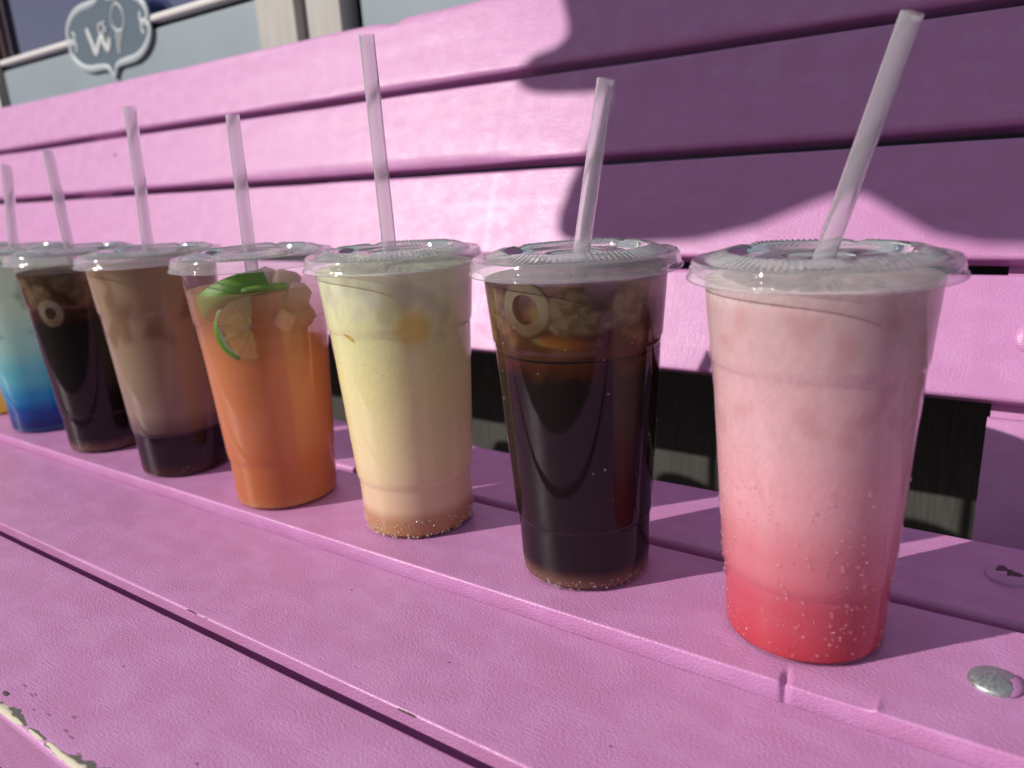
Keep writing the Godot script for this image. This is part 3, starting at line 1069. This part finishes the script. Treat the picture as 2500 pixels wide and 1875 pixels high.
	var wedge_c := func(p: Vector2, rho: float) -> Color:
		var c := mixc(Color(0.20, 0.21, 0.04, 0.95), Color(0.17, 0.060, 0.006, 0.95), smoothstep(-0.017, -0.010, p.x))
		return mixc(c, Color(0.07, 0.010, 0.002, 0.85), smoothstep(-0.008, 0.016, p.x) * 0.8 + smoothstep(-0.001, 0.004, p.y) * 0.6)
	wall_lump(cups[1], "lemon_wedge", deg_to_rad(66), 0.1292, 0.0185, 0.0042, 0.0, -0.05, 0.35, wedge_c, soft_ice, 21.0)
	var cola_bub := clear(Color(0.75, 0.68, 0.66), 0.12, 0.06)
	bubbles(cups[1], cola_bub, wall_bubbles(110, 0.03, 0.148, 0.0003, 0.0008, 0.45) + wall_bubbles(170, 0.0016, 0.006, 0.0004, 0.0010, 1.5))
	bubbles(cups[5], cola_bub, wall_bubbles(60, 0.0016, 0.012, 0.0004, 0.0009, 1.5))

	# --- pale yellow
	var creamy := func(th: float, _r: float, h: float) -> Color:
		var c := stops(h, [[0.0, Color(0.50, 0.25, 0.10)], [0.010, Color(0.54, 0.29, 0.15)], [0.020, Color(0.84, 0.64, 0.42)], [0.055, Color(0.92, 0.81, 0.47)], [0.095, Color(0.91, 0.86, 0.45)], [0.125, Color(0.86, 0.87, 0.48)], [0.150, Color(0.86, 0.89, 0.64)]])
		c *= 1.0 + 0.08 * blot(th, h, 16.0, 8.0) * smoothstep(0.05, 0.10, h)
		if h > 0.108:
			c = mixc(c, Color(0.40, 0.36, 0.14), smoothstep(0.0, 0.5, blot(th, h, 0.8, 77.0)) * 0.35 * smoothstep(0.108, 0.13, h))
			c = mixc(c, Color(0.72, 0.72, 0.58), smoothstep(0.1, 0.45, blot(th, h, 1.2, 177.0)) * 0.6 * smoothstep(0.12, 0.14, h))
			var d := Vector2(wrapf(th - 0.65, -PI, PI) * 0.042, h - 0.126)
			c = mixc(c, Color(0.82, 0.60, 0.05), 0.7 * exp(-pow(d.length() / 0.0105, 4.0)))
		return c
	part("drink", drink_mesh(0.0016, 0.1568, creamy, 0.0, 0.00045, 200, 0.004), milky, cups[2])
	var pale_bub := clear(Color(1, 0.92, 0.75), 0.35, 0.08)
	bubbles(cups[2], pale_bub, wall_bubbles(520, 0.0014, 0.013, 0.0003, 0.0007, 2.2) + wall_bubbles(500, 0.05, 0.12, 0.00015, 0.0003, 1.0))

	# --- orange
	var juice := vcol(0.27, true)
	juice.metallic_specular = 0.1
	juice.subsurf_scatter_enabled = true
	juice.subsurf_scatter_strength = 0.2
	juice.backlight_enabled = true
	juice.backlight = Color(0.75, 0.75, 0.75)
	var orange := func(_th: float, _r: float, h: float) -> Color:
		return stops(h, [[0.0, Color(0.66, 0.30, 0.11, 0.9)], [0.010, Color(0.62, 0.20, 0.06, 0.95)], [0.06, Color(0.70, 0.26, 0.11, 0.94)], [0.095, Color(0.71, 0.28, 0.12, 0.88)], [0.110, Color(0.71, 0.31, 0.14, 0.62)], [0.124, Color(0.61, 0.28, 0.13, 0.44)], [0.1437, Color(0.63, 0.39, 0.26, 0.32)]])
	part("drink", drink_mesh(0.0016, 0.1437, orange, 0.0), juice, cups[3])
	var core := func(_th: float, _r: float, h: float) -> Color:
		return stops(h, [[0.100, Color(0.58, 0.15, 0.05)], [0.125, Color(0.60, 0.24, 0.11)], [0.143, Color(0.64, 0.37, 0.25)]])
	part("drink", drink_mesh(0.0040, 0.1410, core, 0.002, 0.0130), milky, cups[3])
	var clear_ice := mat(Color(0.60, 0.44, 0.37), 0.12)
	clear_ice.subsurf_scatter_enabled = true
	clear_ice.subsurf_scatter_strength = 0.4
	for q in [[0.0325, 0.1365, -0.0040, 0.015], [0.0180, 0.1430, -0.0080, 0.017], [0.0290, 0.1240, -0.0080, 0.015], [-0.012, 0.1420, -0.016, 0.018], [0.0330, 0.1240, 0.0090, 0.012]]:
		var ic := part("ice_cube", ice_mesh(Vector3(q[3], q[3], q[3]), q[0] * 5000.0), clear_ice, cups[3], Vector3(q[0], q[1], q[2]))
		ic.rotation = Vector3(rng.randf(), rng.randf() * 3.0, rng.randf())
	var lime := [Color(0.10, 0.245, 0.016), Color(0.60, 0.64, 0.36), Color(0.46, 0.44, 0.13)]
	var to_eye := Vector3(0.80, 0.1, 0.59)
	var eye_left := Vector3(-0.59, 0, 0.80)
	fruit("lime_wedge", at[3] + Vector3(0.0034, 0.1385, 0.0135), Vector3(-0.44, 0.89, -0.08), Vector3(0.21, 0, 0.977), 0.0275, 0.0150, -78, 78, lime, 4, "lime wedge with its green peel turned out, highest in the orange drink", "lime wedge")
	fruit("lime_slice", at[3] + Vector3(0.0225, 0.1225, 0.0258), Vector3(0.68, 0.08, 0.73), Vector3(-0.73, 0, 0.68), 0.0214, 0.0060, -96, 96, lime, 5, "thin lime slice with a green rim pressed to the front of the orange drink", "lime slice")
	fruit("lime_slice", at[3] + Vector3(0.0195, 0.1425, 0.0105), Vector3(-0.2, 1.0, -0.1), Vector3(0.80, 0, 0.6), 0.0205, 0.0045, -55, 40, lime, 5, "lime slice lying flat at the surface of the orange drink", "lime slice")

	# --- milky brown over dark
	var mocha := func(th: float, _r: float, h: float) -> Color:
		var c := stops(h, [[0.032, Color(0.02, 0.009, 0.009)], [0.037, Color(0.13, 0.08, 0.07)], [0.052, Color(0.27, 0.19, 0.145)], [0.09, Color(0.32, 0.23, 0.155)], [0.15, Color(0.34, 0.24, 0.155)]])
		if h > 0.095:
			c = mixc(c, Color(0.15, 0.07, 0.03), smoothstep(0.0, 0.4, blot(th, h, 0.7, 303.0)) * 0.55)
		return c
	var mocha_m := vcol(0.2)
	mocha_m.subsurf_scatter_enabled = true
	mocha_m.subsurf_scatter_strength = 0.15
	mocha_m.backlight_enabled = true
	mocha_m.backlight = Color(0.25, 0.25, 0.25)
	mocha_m.metallic_specular = 0.15
	part("drink", drink_mesh(0.0322, 0.1568, mocha, 0.0), mocha_m, cups[4])
	var syrup := func(_th: float, _r: float, h: float) -> Color:
		return stops(h, [[0.0, Color(0.06, 0.012, 0.008)], [0.012, Color(0.008, 0.003, 0.005)]])
	part("dark_layer", drink_mesh(0.0016, 0.0320, syrup, 0.0, 0.00045, 84, 0.0), dark, cups[4])
	bubbles(cups[4], cola_bub, wall_bubbles(40, 0.002, 0.014, 0.0004, 0.0010, 1.2))

	# --- green to blue
	var sea := func(th: float, _r: float, h: float) -> Color:
		var c := stops(h, [[0.0, Color(0.10, 0.30, 0.50)], [0.006, Color(0.004, 0.045, 0.25)], [0.018, Color(0.004, 0.09, 0.45)], [0.033, Color(0.02, 0.40, 0.75)], [0.052, Color(0.20, 0.72, 0.80)], [0.085, Color(0.60, 0.90, 0.80)], [0.12, Color(0.82, 0.95, 0.80)], [0.15, Color(0.88, 0.96, 0.82)]])
		if h > 0.09:
			c = mixc(c, Color(0.22, 0.36, 0.22), smoothstep(0.05, 0.4, blot(th, h, 0.8, 909.0)) * 0.6)
		return c
	var glow := vcol(0.2)
	glow.metallic_specular = 0.15
	glow.backlight_enabled = true
	glow.backlight = Color(1.0, 1.0, 1.0)
	part("drink", drink_mesh(0.0016, 0.1560, sea, 0.0), glow, cups[6])
	# --- yellow
	var sunny := func(_th: float, _r: float, h: float) -> Color:
		return stops(h, [[0.0, Color(0.93, 0.78, 0.16)], [0.15, Color(0.94, 0.84, 0.28)]])
	part("drink", drink_mesh(0.0016, 0.1520, sunny, 0.0), glow, cups[7])

	# --- peel in the pale yellow drink
	var peel_c := func(p: Vector2, rho: float) -> Color:
		return Color(0.66, 0.46, 0.06, 0.75)
	wall_lump(cups[2], "lemon_peel", deg_to_rad(90), 0.1222, 0.0052, 0.0016, 0.0, -0.5, 0.5, peel_c, soft_ice, 33.0)

	# --- straws
	var straw_m := mat(Color(0.96, 0.94, 0.97), 0.09)
	straw_m.refraction_enabled = true
	straw_m.refraction_scale = 0.049
	straw_m.albedo_color.a = 0.12
	var feet := [Vector3(-0.0706, 0.1635, -0.3154), Vector3(-0.1826, 0.1635, -0.3202), Vector3(-0.3057, 0.1635, -0.3176), Vector3(-0.4150, 0.1635, -0.3045), Vector3(-0.5355, 0.1635, -0.3072), Vector3(-0.6512, 0.1631, -0.3076), Vector3(-0.7637, 0.1630, -0.3122)]
	var tops := [Vector3(-0.0463, 0.2488, -0.3210), Vector3(-0.1705, 0.2417, -0.3273), Vector3(-0.3061, 0.2781, -0.3172), Vector3(-0.4138, 0.2479, -0.3060), Vector3(-0.5331, 0.2642, -0.3114), Vector3(-0.6516, 0.2425, -0.3067), Vector3(-0.7603, 0.2375, -0.3205)]
	var whose := ["clear straw leaning right out of the pink drink", "clear straw in the cola beside the pink drink", "tallest clear straw, in the pale yellow drink", "clear straw in the orange drink with lime", "clear straw in the milky brown drink", "clear straw leaning left from the cola near the blue drink", "clear straw in the green and blue drink at the left"]
	for k in 7:
		straw(feet[k], tops[k], whose[k], straw_m)
